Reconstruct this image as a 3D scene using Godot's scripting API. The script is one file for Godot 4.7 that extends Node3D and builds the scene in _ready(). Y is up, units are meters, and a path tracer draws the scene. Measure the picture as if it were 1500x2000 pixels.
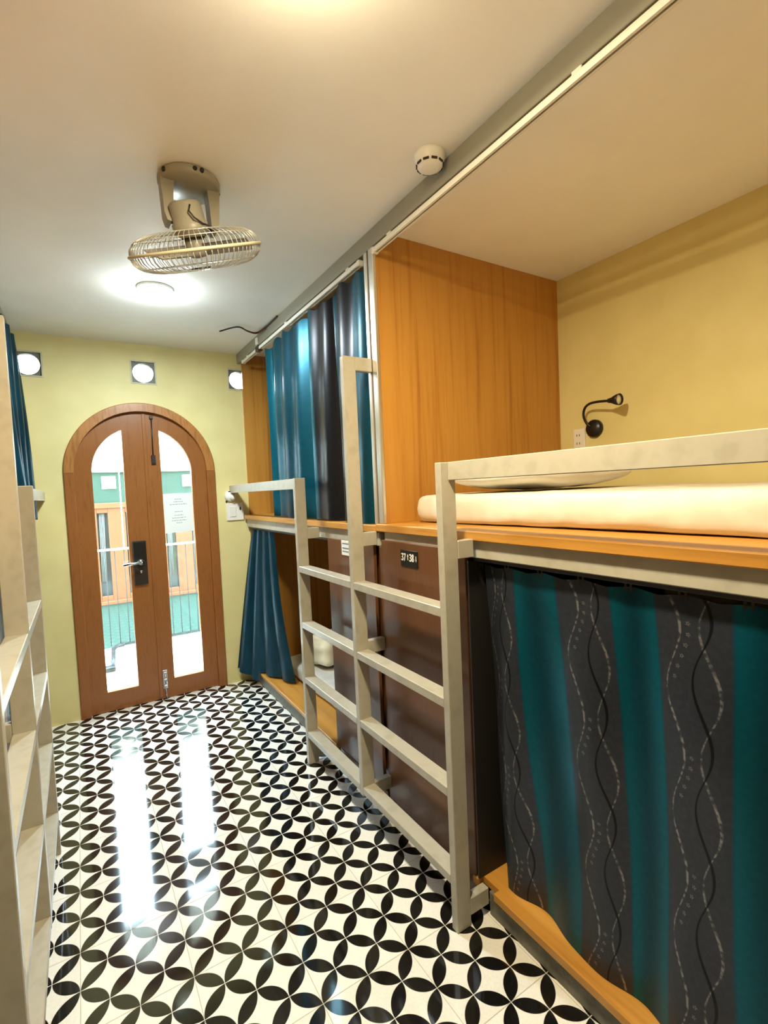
extends Node3D
# Hostel dormitory: a tiled aisle between two rows of built-in bunks, an arched glazed door at its end.
# Units are metres, y up; the aisle runs along -z; the left row mirrors the right one about x = 0.41.

const CEIL := 2.585
const END := -3.905
const MID := 0.41
var M := {}
var rng := RandomNumberGenerator.new()

# ------------------------------------------------------------------ textures and materials
func seamless(seed_: int, freq: float, oct: int, w := 256, h := 256) -> Image:
	var n := FastNoiseLite.new()
	n.seed = seed_
	n.noise_type = FastNoiseLite.TYPE_SIMPLEX_SMOOTH
	n.frequency = freq
	n.fractal_octaves = oct
	var im := n.get_seamless_image(w, h, false, false, 0.15)
	im.convert(Image.FORMAT_L8)
	return im

func ramp_tex(seed_: int, freq: float, oct: int, cols: Array, seed2 := 0, freq2 := 0.0, mix2 := 0.0, size := 256) -> ImageTexture:
	var a := seamless(seed_, freq, oct, size, size)
	var b: Image = seamless(seed2, freq2, 3, size, size) if mix2 > 0.0 else a
	var out := Image.create(size, size, true, Image.FORMAT_RGB8)
	for y in size:
		for x in size:
			var v := a.get_pixel(x, y).r * (1.0 - mix2) + b.get_pixel(x, y).r * mix2
			v = clampf((v - 0.5) * 1.5 + 0.5, 0.0, 0.9999) * (cols.size() - 1)
			var k := int(v)
			var c0: Color = cols[k]
			var c1: Color = cols[k + 1]
			out.set_pixel(x, y, c0.lerp(c1, v - k))
	out.generate_mipmaps()
	return ImageTexture.create_from_image(out)

func mat(col: Color, rough := 0.6, metal := 0.0, spec := 0.5) -> StandardMaterial3D:
	var m := StandardMaterial3D.new()
	m.albedo_color = col
	m.roughness = rough
	m.metallic = metal
	m.metallic_specular = spec
	return m

func tex_mat(t: Texture2D, scale_: Vector3, rough := 0.6, metal := 0.0) -> StandardMaterial3D:
	var m := mat(Color.WHITE, rough, metal)
	m.albedo_texture = t
	m.uv1_triplanar = true
	m.uv1_world_triplanar = true
	m.uv1_scale = scale_
	return m

func c8(r: int, g: int, b: int) -> Color:
	return Color8(r, g, b)

func tile_tex() -> ImageTexture:
	# one 30 cm cement-style tile: overlapping circles turned by 45 degrees, black petals on off-white
	var n := 512
	var im := Image.create(n, n, true, Image.FORMAT_RGB8)
	var speck := seamless(91, 0.05, 3, n, n)
	var r := 0.698
	for y in n:
		for x in n:
			var u := (x + 0.5) / n * 2.0
			var v := (y + 0.5) / n * 2.0
			var p := u + v
			var q := u - v
			var fp := p - floorf(p) - 0.5
			var fq := q - floorf(q) - 0.5
			var ax := absf(fp)
			var ay := absf(fq)
			var d := minf(Vector2(ax - 1.0, ay).length(), Vector2(ax, ay - 1.0).length())
			var k := smoothstep(-0.009, 0.009, r - d)
			var s := (speck.get_pixel(x, y).r - 0.5) * 0.05
			var w := Color(0.935 + s, 0.925 + s, 0.90 + s)
			var b := Color(0.085 + s, 0.08 + s, 0.075 + s)
			im.set_pixel(x, y, w.lerp(b, k))
	im.generate_mipmaps()
	return ImageTexture.create_from_image(im)

func curtain_tex(waves: bool) -> ImageTexture:
	# woven stripes: teal satin and charcoal, the charcoal with silver and black wave threads and small flowers
	var w := 256
	var h := 1024
	var wide := 0.295
	var tall := 1.2
	var im := Image.create(w, h, true, Image.FORMAT_RGB8)
	var weave := seamless(17, 0.06, 3, 256, 256)
	var teal := c8(4, 92, 112)
	var teal2 := c8(2, 50, 66)
	var coal := c8(58, 63, 75) if waves else c8(26, 28, 35)
	var silver := c8(176, 172, 166)
	var black := c8(14, 15, 20)
	for y in h:
		var ym := float(y) / h * tall
		for x in w:
			var xm := float(x) / w * wide
			var n := weave.get_pixel(x, y % 256).r
			var d := absf(xm - wide * 0.5)
			var k := smoothstep(0.086, 0.074, d)
			var tl := teal.lerp(teal2, smoothstep(0.085, 0.147, d) * 0.7)
			var c := tl.lerp(coal, k).lightened((n - 0.5) * 0.06) if n > 0.5 else tl.lerp(coal, k).darkened((0.5 - n) * 0.10)
			var wv := 0.020 * sin(TAU * ym / 0.30)
			if not waves:
				im.set_pixel(x, y, c)
				continue
			for line in [[-0.040, 0.0, 0], [0.040, PI, 0], [0.024, 0.5, 1]]:
				var lx: float = wide * 0.5 + line[0] + 0.020 * sin(TAU * ym / 0.30 + line[1])
				var th: float = 0.0022 + 0.0028 * (0.5 + 0.5 * sin(TAU * ym / 0.30 + line[1] + 1.2))
				var e: float = smoothstep(th, th * 0.5, absf(xm - lx)) * k
				if e > 0.0:
					if line[2] == 0:
						c = c.lerp(silver, e * clampf(0.25 + (n - 0.4) * 2.0, 0.08, 0.7))
					else:
						c = c.lerp(black, e * 0.8)
			# flowers beside the left wave
			var step := 0.026
			var fy := (floorf(ym / step) + 0.5) * step
			if fmod(ym, 0.30) > 0.06 and fmod(ym, 0.30) < 0.20:
				var fx := wide * 0.5 - 0.022 + 0.020 * sin(TAU * fy / 0.30)
				var o := Vector2(xm - fx, ym - fy)
				var rr := o.length()
				var pet := 0.0058 * (0.7 + 0.3 * cos(5.0 * o.angle()))
				if rr < pet and rr > 0.0016:
					c = c.lerp(silver, 0.55)
			im.set_pixel(x, y, c)
	im.generate_mipmaps()
	return ImageTexture.create_from_image(im)

func paper_tex() -> ImageTexture:
	# a printed notice too faint to read: two blocks of centred grey lines
	var im := Image.create(256, 360, true, Image.FORMAT_RGB8)
	im.fill(c8(236, 240, 240))
	rng.seed = 5
	for row in [[52, 60], [76, 84], [100, 150], [168, 70], [200, 80], [224, 120], [248, 130], [270, 50]]:
		var x := 128 - int(row[1] / 2)
		var stop := 128 + int(row[1] / 2)
		while x < stop:
			var l := rng.randi_range(6, 20)
			im.fill_rect(Rect2i(x, row[0], mini(l, stop - x), 6), c8(150, 158, 162))
			x += l + 5
	im.generate_mipmaps()
	return ImageTexture.create_from_image(im)

func make_materials() -> void:
	M.wall = tex_mat(ramp_tex(3, 0.02, 3, [c8(222, 209, 146), c8(229, 217, 155)]), Vector3(0.6, 0.6, 0.6), 0.55)
	M.ceiling = tex_mat(ramp_tex(4, 0.02, 3, [c8(243, 242, 238), c8(247, 246, 243)]), Vector3(0.5, 0.5, 0.5), 0.6)
	M.screed = mat(c8(176, 172, 160), 0.8)
	var tt := tile_tex()
	M.tiles = []
	for v in [1.0, 0.985, 0.97]:
		var m := mat(Color(v, v, v), 0.07, 0.0, 0.65)
		m.albedo_texture = tt
		M.tiles.append(m)
	var grain := [c8(166, 110, 44), c8(188, 132, 56), c8(194, 140, 62), c8(178, 122, 50)]
	var gt := ramp_tex(8, 0.025, 4, grain, 81, 0.09, 0.35)
	M.wood_up = tex_mat(gt, Vector3(1.7, 0.07, 1.7), 0.40)          # grain runs upwards
	M.wood_long = tex_mat(gt, Vector3(2.2, 2.2, 0.16), 0.38)        # grain runs along the aisle
	var dt := ramp_tex(9, 0.03, 4, [c8(84, 52, 30), c8(104, 67, 40), c8(98, 60, 35)], 82, 0.12, 0.45)
	M.locker = tex_mat(dt, Vector3(7.0, 0.5, 7.0), 0.28)
	var ot := ramp_tex(10, 0.03, 4, [c8(132, 80, 38), c8(150, 94, 46), c8(142, 86, 41)], 83, 0.1, 0.4)
	M.door = tex_mat(ot, Vector3(5.0, 0.4, 5.0), 0.30)
	M.door_frame = tex_mat(ramp_tex(11, 0.03, 4, [c8(150, 96, 44), c8(176, 120, 62), c8(164, 106, 52)]), Vector3(4.0, 0.5, 4.0), 0.32)
	M.paint = tex_mat(ramp_tex(12, 0.018, 4, [c8(166, 161, 146), c8(174, 169, 154), c8(177, 172, 158), c8(172, 166, 150)]), Vector3(2.2, 2.2, 2.2), 0.28)
	M.beam = mat(c8(150, 148, 134), 0.5)
	M.kerb = tex_mat(ramp_tex(13, 0.03, 3, [c8(98, 95, 83), c8(120, 116, 102)]), Vector3(3, 3, 3), 0.5)
	M.alu = mat(c8(222, 220, 214), 0.28, 0.85)
	M.plastic = mat(c8(236, 234, 226), 0.4)
	M.track = mat(c8(232, 230, 220), 0.38)
	M.dark_track = mat(c8(34, 34, 36), 0.5)
	M.black = mat(c8(18, 18, 19), 0.35)
	M.black_panel = mat(c8(26, 23, 21), 0.6)
	M.dark_metal = mat(c8(64, 58, 54), 0.35, 0.6)
	M.chrome = mat(c8(210, 212, 214), 0.18, 1.0)
	M.sheet = tex_mat(ramp_tex(14, 0.02, 3, [c8(214, 208, 194), c8(224, 219, 207)]), Vector3(2, 2, 2), 0.85)
	M.pillow = mat(c8(234, 228, 214), 0.85)
	M.bundle = mat(c8(226, 218, 192), 0.85)
	M.fan_body = mat(c8(150, 145, 130), 0.4)
	M.fan_wire = mat(c8(206, 206, 200), 0.3, 0.6)
	M.fan_rim = mat(c8(190, 182, 158), 0.4)
	M.fan_blade = mat(c8(150, 146, 138), 0.4)
	var g := mat(Color(0.55, 0.62, 0.60, 0.035), 0.02)
	g.transparency = BaseMaterial3D.TRANSPARENCY_ALPHA
	M.glass = g
	var cm := mat(Color.WHITE, 0.36, 0.6)
	cm.albedo_texture = curtain_tex(true)
	M.curtain = cm
	var cs := mat(Color.WHITE, 0.34, 0.55)
	cs.albedo_texture = curtain_tex(false)
	M.curtain_striped = cs
	M.curtain_plain = tex_mat(ramp_tex(15, 0.03, 3, [c8(3, 44, 58), c8(4, 60, 76)]), Vector3(3, 0.6, 3), 0.36, 0.5)
	M.vent_frame = mat(c8(112, 112, 100), 0.5)
	M.vent_border = mat(c8(198, 196, 172), 0.6)
	# outside
	M.green_wall = mat(c8(14, 48, 35), 0.7)
	M.teal_wall = mat(c8(36, 68, 61), 0.7)
	M.white_wall = mat(c8(236, 236, 232), 0.7)
	M.out_wood = mat(c8(94, 52, 20), 0.5)
	M.out_glass = mat(c8(38, 46, 48), 0.12)
	M.out_floor = mat(c8(226, 224, 216), 0.6)
	M.rail_white = mat(c8(232, 234, 232), 0.4)
	M.rail_dark = mat(c8(16, 22, 24), 0.5)
	M.out_curtain = mat(c8(92, 100, 98), 0.8)

func glow(col: Color, e: float) -> StandardMaterial3D:
	var m := mat(Color(0.9, 0.9, 0.9), 0.5)
	m.emission_enabled = true
	m.emission = col
	m.emission_energy_multiplier = e
	return m

# ------------------------------------------------------------------ shape helpers
func new_st(smooth := false) -> SurfaceTool:
	var st := SurfaceTool.new()
	st.begin(Mesh.PRIMITIVE_TRIANGLES)
	st.set_smooth_group(0 if smooth else -1)
	return st

func tri(st: SurfaceTool, a: Vector3, b: Vector3, c: Vector3, out: Vector3) -> void:
	if (a - c).cross(a - b).dot(out) < 0.0:
		var t := b
		b = c
		c = t
	st.add_vertex(a)
	st.add_vertex(b)
	st.add_vertex(c)

func quad(st: SurfaceTool, a: Vector3, b: Vector3, c: Vector3, d: Vector3, out: Vector3) -> void:
	tri(st, a, b, c, out)
	tri(st, a, c, d, out)

func bx(st: SurfaceTool, p: Vector3, q: Vector3, bev := 0.0015, xf := Transform3D.IDENTITY) -> void:
	# a box between two corners, edges chamfered by bev
	var lo := p.min(q)
	var hi := p.max(q)
	var c := (lo + hi) * 0.5
	var h := (hi - lo) * 0.5
	bev = minf(bev, minf(h.x, minf(h.y, h.z)) * 0.5)
	var i := h - Vector3.ONE * bev
	var sg := [-1.0, 1.0]
	var o := func(v: Vector3) -> Vector3: return xf * (c + v)
	var n := func(v: Vector3) -> Vector3: return xf.basis * v
	for s in sg:
		quad(st, o.call(Vector3(s * h.x, -i.y, -i.z)), o.call(Vector3(s * h.x, i.y, -i.z)), o.call(Vector3(s * h.x, i.y, i.z)), o.call(Vector3(s * h.x, -i.y, i.z)), n.call(Vector3(s, 0, 0)))
		quad(st, o.call(Vector3(-i.x, s * h.y, -i.z)), o.call(Vector3(i.x, s * h.y, -i.z)), o.call(Vector3(i.x, s * h.y, i.z)), o.call(Vector3(-i.x, s * h.y, i.z)), n.call(Vector3(0, s, 0)))
		quad(st, o.call(Vector3(-i.x, -i.y, s * h.z)), o.call(Vector3(i.x, -i.y, s * h.z)), o.call(Vector3(i.x, i.y, s * h.z)), o.call(Vector3(-i.x, i.y, s * h.z)), n.call(Vector3(0, 0, s)))
	if bev <= 0.0:
		return
	for s in sg:
		for t in sg:
			quad(st, o.call(Vector3(-i.x, s * h.y, t * i.z)), o.call(Vector3(i.x, s * h.y, t * i.z)), o.call(Vector3(i.x, s * i.y, t * h.z)), o.call(Vector3(-i.x, s * i.y, t * h.z)), n.call(Vector3(0, s, t)))
			quad(st, o.call(Vector3(s * h.x, -i.y, t * i.z)), o.call(Vector3(s * h.x, i.y, t * i.z)), o.call(Vector3(s * i.x, i.y, t * h.z)), o.call(Vector3(s * i.x, -i.y, t * h.z)), n.call(Vector3(s, 0, t)))
			quad(st, o.call(Vector3(s * h.x, t * i.y, -i.z)), o.call(Vector3(s * h.x, t * i.y, i.z)), o.call(Vector3(s * i.x, t * h.y, i.z)), o.call(Vector3(s * i.x, t * h.y, -i.z)), n.call(Vector3(s, t, 0)))
			for r in sg:
				tri(st, o.call(Vector3(s * h.x, t * i.y, r * i.z)), o.call(Vector3(s * i.x, t * h.y, r * i.z)), o.call(Vector3(s * i.x, t * i.y, r * h.z)), n.call(Vector3(s, t, r)))

func box(p: Vector3, q: Vector3, bev := 0.0015) -> SurfaceTool:
	var st := new_st()
	bx(st, p, q, bev)
	return st

func tube(st: SurfaceTool, pts: Array, r: float, sides := 8, closed := false) -> void:
	var n := pts.size()
	var rings := []
	var up := Vector3(0.31, 0.83, 0.46)
	for k in n:
		var a: Vector3 = pts[(k - 1 + n) % n] if closed else pts[maxi(k - 1, 0)]
		var b: Vector3 = pts[(k + 1) % n] if closed else pts[mini(k + 1, n - 1)]
		var d := (b - a).normalized()
		var s := d.cross(up).normalized()
		var t := s.cross(d).normalized()
		var ring := []
		for j in sides:
			var g := TAU * j / sides
			ring.append(pts[k] + (s * cos(g) + t * sin(g)) * r)
		rings.append(ring)
	for k in (n if closed else n - 1):
		var k2 := (k + 1) % n
		for j in sides:
			var j2 := (j + 1) % sides
			var out: Vector3 = rings[k][j] + rings[k2][j2] - pts[k] - pts[k2]
			quad(st, rings[k][j], rings[k][j2], rings[k2][j2], rings[k2][j], out)
	if not closed:
		for e in [0, n - 1]:
			var out: Vector3 = pts[0] - pts[1] if e == 0 else pts[n - 1] - pts[n - 2]
			for j in sides:
				tri(st, pts[e], rings[e][j], rings[e][(j + 1) % sides], out)

func lathe(st: SurfaceTool, prof: Array, xf: Transform3D, sides := 32) -> void:
	# prof: Vector2(radius, height) from one end to the other; xf turns the y axis into place
	for k in prof.size() - 1:
		var a: Vector2 = prof[k]
		var b: Vector2 = prof[k + 1]
		var nrm := Vector2(b.y - a.y, a.x - b.x)
		var m2 := (a + b) * 0.5
		for j in sides:
			var g := TAU * j / sides
			var g2 := TAU * (j + 1) / sides
			var d := Vector3(cos(g), 0, sin(g))
			var d2 := Vector3(cos(g2), 0, sin(g2))
			var out := (d + d2) * nrm.x + Vector3(0, 2.0 * nrm.y, 0)
			if out.length() < 1e-9:
				continue
			var pa := xf * (d * a.x + Vector3(0, a.y, 0))
			var pb := xf * (d * b.x + Vector3(0, b.y, 0))
			var pa2 := xf * (d2 * a.x + Vector3(0, a.y, 0))
			var pb2 := xf * (d2 * b.x + Vector3(0, b.y, 0))
			var o := xf.basis * out
			if a.x < 1e-6:
				tri(st, pa, pb, pb2, o)
			elif b.x < 1e-6:
				tri(st, pa, pb, pa2, o)
			else:
				quad(st, pa, pb, pb2, pa2, o)

func prism(st: SurfaceTool, poly: PackedVector2Array, xf: Transform3D, depth: float) -> void:
	# polygon in the xy plane of xf, drawn out along its z from 0 to depth
	var idx := Geometry2D.triangulate_polygon(poly)
	for z in [0.0, depth]:
		var out: Vector3 = xf.basis.z * (-1.0 if z == 0.0 else 1.0) * signf(depth)
		for k in range(0, idx.size(), 3):
			tri(st, xf * Vector3(poly[idx[k]].x, poly[idx[k]].y, z), xf * Vector3(poly[idx[k + 1]].x, poly[idx[k + 1]].y, z), xf * Vector3(poly[idx[k + 2]].x, poly[idx[k + 2]].y, z), out)
	var area := 0.0
	for k in poly.size():
		area += poly[k].cross(poly[(k + 1) % poly.size()])
	for k in poly.size():
		var a := poly[k]
		var b := poly[(k + 1) % poly.size()]
		var e := (b - a) * signf(area)
		var out := xf.basis * Vector3(e.y, -e.x, 0)
		quad(st, xf * Vector3(a.x, a.y, 0), xf * Vector3(b.x, b.y, 0), xf * Vector3(b.x, b.y, depth), xf * Vector3(a.x, a.y, depth), out)

func soft_box(size: Vector3, r: float, amp: float, seed_: int, at: Transform3D, cell := 0.03, warp = null) -> SurfaceTool:
	# a cushioned block: rounded box with gentle creases
	var st := new_st(true)
	var n := FastNoiseLite.new()
	n.seed = seed_
	n.frequency = 5.0
	n.fractal_octaves = 3
	var h := size * 0.5
	var inner := h - Vector3.ONE * r
	var pt := func(p: Vector3) -> Vector3:
		var c := p.clamp(-inner, inner)
		var d := (p - c)
		var o := c + d.normalized() * r if d.length() > 1e-6 else p
		var w := n.get_noise_3d(o.x * 0.7, o.y * 3.0, o.z * 0.7)
		o += (o / h).normalized() * w * amp
		if warp != null:
			o = warp.call(o)
		return at * o
	for ax in 3:
		var u := (ax + 1) % 3
		var v := (ax + 2) % 3
		var nu := maxi(6, int(size[u] / cell))
		var nv := maxi(6, int(size[v] / cell))
		for s in [-1.0, 1.0]:
			var out := Vector3.ZERO
			out[ax] = s
			for iu in nu:
				for iv in nv:
					var q := []
					for e in [[0, 0], [1, 0], [1, 1], [0, 1]]:
						var p := Vector3.ZERO
						p[ax] = s * h[ax]
						p[u] = lerpf(-h[u], h[u], ease_edge(float(iu + e[0]) / nu))
						p[v] = lerpf(-h[v], h[v], ease_edge(float(iv + e[1]) / nv))
						q.append(pt.call(p))
					quad(st, q[0], q[1], q[2], q[3], at.basis * out)
	return st

func ease_edge(t: float) -> float:
	return t + 0.12 * sin(TAU * t) * -0.5 + 0.0

func sheet_grid(f: Callable, uvf: Callable, nu: int, nv: int) -> SurfaceTool:
	# a hanging cloth: f(s, t) is its point, uvf(s, t) its texture place
	var st := new_st(true)
	for i in nu:
		for j in nv:
			var c := []
			for e in [[0, 0], [1, 0], [1, 1], [0, 0], [1, 1], [0, 1]]:
				c.append(Vector2(float(i + e[0]) / nu, float(j + e[1]) / nv))
			for p in c:
				st.set_uv(uvf.call(p.x, p.y))
				st.add_vertex(f.call(p.x, p.y))
	return st

# ------------------------------------------------------------------ object helpers
func numbered(parent: Node, called: String) -> String:
	if not parent.has_node(NodePath(called)):
		return called
	var k := 1
	while parent.has_node(NodePath("%s_%03d" % [called, k])):
		k += 1
	return "%s_%03d" % [called, k]

func put(parent: Node, node: Node3D, called: String) -> void:
	node.name = numbered(parent, called)
	parent.add_child(node, true)

func thing(called: String, label: String, category: String, at: Vector3, group := "") -> Node3D:
	var o := Node3D.new()
	put(self, o, called)
	o.position = at
	o.set_meta("label", label)
	o.set_meta("category", category)
	if group != "":
		o.set_meta("group", group)
	return o

func part(parent: Node3D, called: String, st: SurfaceTool, m: Material, local := false) -> MeshInstance3D:
	# shapes are given in the room's coordinates unless local
	st.generate_normals()
	var o := MeshInstance3D.new()
	o.mesh = st.commit()
	o.material_override = m
	put(parent, o, called)
	if not local and parent != self and parent.get_parent() == self and not parent is MeshInstance3D:
		o.position = -parent.position
	return o

func single(called: String, st: SurfaceTool, m: Material, label: String, category: String, group := "") -> MeshInstance3D:
	var o := part(self, called, st, m)
	o.set_meta("label", label)
	o.set_meta("category", category)
	if group != "":
		o.set_meta("group", group)
	return o

func structure(called: String, st: SurfaceTool, m: Material, label: String) -> MeshInstance3D:
	var o := part(self, called, st, m)
	o.set_meta("kind", "structure")
	o.set_meta("label", label)
	return o

func structure_node(called: String, label: String, at := Vector3.ZERO) -> Node3D:
	var o := Node3D.new()
	put(self, o, called)
	o.position = at
	o.set_meta("kind", "structure")
	o.set_meta("label", label)
	return o

func sx(side: int, x: float) -> float:
	# side 1: the right row; -1: the left row, mirrored
	return x if side > 0 else 2.0 * MID - x

func sbox(side: int, x0: float, y0: float, z0: float, x1: float, y1: float, z1: float, bev := 0.0015) -> SurfaceTool:
	return box(Vector3(sx(side, x0), y0, z0), Vector3(sx(side, x1), y1, z1), bev)

# ------------------------------------------------------------------ the scene
func _ready() -> void:
	rng.seed = 1
	set_camera_and_light()
	make_materials()
	build_room()
	build_door()
	build_outside()
	for side in [1, -1]:
		build_bunks(side)
		build_ladder(side)
		build_rods(side)
	build_curtains()
	build_bedding()
	build_fan()
	build_small_things()

func set_camera_and_light() -> void:
	var cam := Camera3D.new()
	cam.name = "camera"
	add_child(cam)
	cam.position = Vector3(0, 1.486, 0)
	cam.rotation_degrees = Vector3(-2.763, -31.791, -2.517)
	cam.keep_aspect = Camera3D.KEEP_HEIGHT
	cam.fov = rad_to_deg(2.0 * atan(1000.0 / 958.74))
	cam.near = 0.02
	cam.current = true
	var env := Environment.new()
	env.background_mode = Environment.BG_SKY
	var sky := Sky.new()
	var sm := ProceduralSkyMaterial.new()
	sm.sky_top_color = Color(0.76, 0.89, 0.96)
	sm.sky_horizon_color = Color(0.92, 0.97, 1.0)
	sm.ground_bottom_color = Color(0.35, 0.36, 0.35)
	sm.ground_horizon_color = Color(0.6, 0.62, 0.62)
	sm.energy_multiplier = 28.0
	sky.sky_material = sm
	env.sky = sky
	env.ambient_light_source = Environment.AMBIENT_SOURCE_SKY
	env.reflected_light_source = Environment.REFLECTION_SOURCE_SKY
	env.tonemap_mode = Environment.TONE_MAPPER_LINEAR
	env.tonemap_exposure = 1.7
	env.sdfgi_enabled = true
	env.ssao_enabled = true
	env.ssil_enabled = true
	var we := WorldEnvironment.new()
	we.name = "world_environment"
	we.environment = env
	add_child(we)

func downlight(at: Vector3, r: float, col: Color, energy: float, sideways: float, seen: float, label: String) -> void:
	# surface-mounted drum: plastic base ring, glowing opal cover, the light just under it
	var t := thing("ceiling_light", label, "ceiling light", at, "round ceiling lights along the aisle")
	var st := new_st(true)
	lathe(st, [Vector2(0, -0.0005), Vector2(r + 0.004, -0.0005), Vector2(r + 0.004, -0.010), Vector2(r, -0.012)], Transform3D.IDENTITY, 40)
	part(t, "base_ring", st, M.plastic, true)
	var d := new_st(true)
	lathe(d, [Vector2(r, -0.008), Vector2(r, -0.026), Vector2(r * 0.94, -0.034), Vector2(r * 0.6, -0.038), Vector2(0, -0.039)], Transform3D.IDENTITY, 40)
	part(t, "diffuser", d, glow(col, seen), true)
	var l := AreaLight3D.new()
	l.name = "lamp"
	t.add_child(l)
	l.position = Vector3(0, -0.0455, 0)
	l.rotation.x = -PI / 2
	l.area_size = Vector2(r * 1.7, r * 1.7)
	l.area_normalize_energy = true
	l.light_color = col.linear_to_srgb()
	l.light_energy = energy
	l.area_range = 12.0
	l.shadow_enabled = true
	# what leaves the opal cover sideways
	var o := OmniLight3D.new()
	o.name = "side_light"
	t.add_child(o)
	o.position = Vector3(0, -0.085, 0)
	o.light_color = col.linear_to_srgb()
	o.light_energy = sideways
	o.light_size = 0.014
	o.omni_range = 12.0
	o.omni_attenuation = 2.0
	o.shadow_enabled = true

func build_room() -> void:
	# floor: screed with one mesh for every tile
	var fl := structure_node("floor", "floor of black and white petal patterned tiles with thin grout joints")
	part(fl, "screed", box(Vector3(-1.6, -0.12, END - 0.1), Vector3(2.42, -0.0012, 2.4), 0.0), M.screed)
	var st := new_st()
	var s := 0.1491
	var b := 0.0008
	st.set_smooth_group(-1)
	var top := [Vector3(-s + b, 0, -s + b), Vector3(s - b, 0, -s + b), Vector3(s - b, 0, s - b), Vector3(-s + b, 0, s - b)]
	var low := [Vector3(-s, -b, -s), Vector3(s, -b, -s), Vector3(s, -b, s), Vector3(-s, -b, s)]
	var uv := func(p: Vector3) -> Vector2: return Vector2(p.x / 0.3 + 0.5, p.z / 0.3 + 0.5)
	for order in [[top[0], top[1], top[2]], [top[0], top[2], top[3]]]:
		for p in order:
			st.set_uv(uv.call(p))
			st.add_vertex(p)
	for k in 4:
		var k2 := (k + 1) % 4
		for p in [low[k], low[k2], top[k2], low[k], top[k2], top[k]]:
			st.set_uv(uv.call(p))
			st.add_vertex(p)
		var dn := Vector3(0, -0.006, 0)
		for p in [low[k] + dn, low[k2] + dn, low[k2], low[k] + dn, low[k2], low[k]]:
			st.set_uv(uv.call(p))
			st.add_vertex(p)
	st.generate_normals()
	var tile := st.commit()
	rng.seed = 11
	for i in 6:
		for j in 21:
			var o := MeshInstance3D.new()
			o.mesh = tile
			o.material_override = M.tiles[rng.randi() % 3]
			put(fl, o, "tile")
			o.position = Vector3(0.2115 + 0.3 * (i - 2) + 0.15, rng.randf_range(-0.0002, 0.0), -1.578 + 0.3 * (j - 8) + 0.15)
	structure("ceiling", box(Vector3(-1.6, CEIL, END - 0.12), Vector3(2.42, CEIL + 0.12, 2.4), 0.0), M.ceiling, "plain white plastered ceiling")
	structure("wall_right", box(Vector3(2.314, 0, END), Vector3(2.42, CEIL, 2.4), 0.0), M.wall, "yellow wall behind the bunks with the reading lamp")
	structure("wall_left", box(Vector3(-1.6, 0, END), Vector3(-1.494, CEIL, 2.4), 0.0), M.wall, "yellow wall behind the bunks opposite the reading lamp")
	structure("wall_back", box(Vector3(-1.494, 0, 2.3), Vector3(2.314, CEIL, 2.4), 0.0), M.wall, "yellow wall facing the arched door")
	# end wall with the arched doorway and three square vent openings
	var w := CSGCombiner3D.new()
	put(self, w, "wall_end")
	w.set_meta("kind", "structure")
	w.set_meta("label", "pale yellow wall around the arched door and round vents")
	var wb := CSGBox3D.new()
	wb.name = "plaster"
	wb.size = Vector3(4.02, CEIL, 0.12)
	wb.position = Vector3(MID, CEIL * 0.5, END - 0.06)
	wb.material = M.wall
	w.add_child(wb)
	var arch := CSGPolygon3D.new()
	arch.name = "doorway"
	arch.operation = CSGShape3D.OPERATION_SUBTRACTION
	arch.polygon = arch_poly(0.488, 1.68, -0.1)
	arch.depth = 0.4
	arch.position = Vector3(0.413, 0, END + 0.2)
	arch.material = M.wall
	w.add_child(arch)
	for k in 3:
		var h := CSGBox3D.new()
		h.name = "vent_opening_%03d" % k
		h.operation = CSGShape3D.OPERATION_SUBTRACTION
		h.size = Vector3(0.152, 0.152, 0.4)
		h.position = Vector3(-0.226 + 0.676 * k, 2.387, END)
		h.material = M.vent_border
		w.add_child(h)
		var c := Vector3(-0.226 + 0.676 * k, 2.387, END)
		var v := structure_node("window_%d" % (k + 1), ["round glazed vent in a square frame beside the teal curtain's top", "round glazed vent in a square frame straight above the arched door", "round glazed vent half hidden by the wooden bunk end panel"][k], c)
		var bd := new_st()
		for e in [[-0.084, -0.084, 0.084, -0.074], [-0.084, 0.074, 0.084, 0.084], [-0.084, -0.074, -0.074, 0.074], [0.074, -0.074, 0.084, 0.074]]:
			bx(bd, Vector3(e[0], e[1], -0.01), Vector3(e[2], e[3], 0.004), 0.001)
		part(v, "border", bd, M.vent_border, true)
		var fr := new_st()
		var nn := 48
		for j in nn:
			var q := []
			for g in [TAU * j / nn, TAU * (j + 1) / nn]:
				var d := Vector2(cos(g), sin(g))
				q.append(d * 0.067)
				q.append(d / maxf(absf(d.x), absf(d.y)) * 0.075)
			for z in [-0.012, -0.045]:
				quad(fr, Vector3(q[0].x, q[0].y, z), Vector3(q[1].x, q[1].y, z), Vector3(q[3].x, q[3].y, z), Vector3(q[2].x, q[2].y, z), Vector3(0, 0, 1 if z > -0.02 else -1))
			quad(fr, Vector3(q[0].x, q[0].y, -0.012), Vector3(q[2].x, q[2].y, -0.012), Vector3(q[2].x, q[2].y, -0.045), Vector3(q[0].x, q[0].y, -0.045), Vector3(-q[0].x, -q[0].y, 0))
		part(v, "frame", fr, M.vent_frame, true)
		var pn := new_st()
		lathe(pn, [Vector2(0, 0.002), Vector2(0.067, 0.002), Vector2(0.067, -0.002), Vector2(0, -0.002)], Transform3D(Basis(Vector3.RIGHT, PI / 2), Vector3(0, 0, -0.03)), 48)
		part(v, "pane", pn, M.glass, true)
	# steel beams under the ceiling, over the bunk fronts
	structure("trim_1", sbox(1, 1.12, 2.51, END, 1.15, CEIL, 2.3, 0.002), M.beam, "grey beam under the ceiling above the bunks with the reading lamp")
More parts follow.
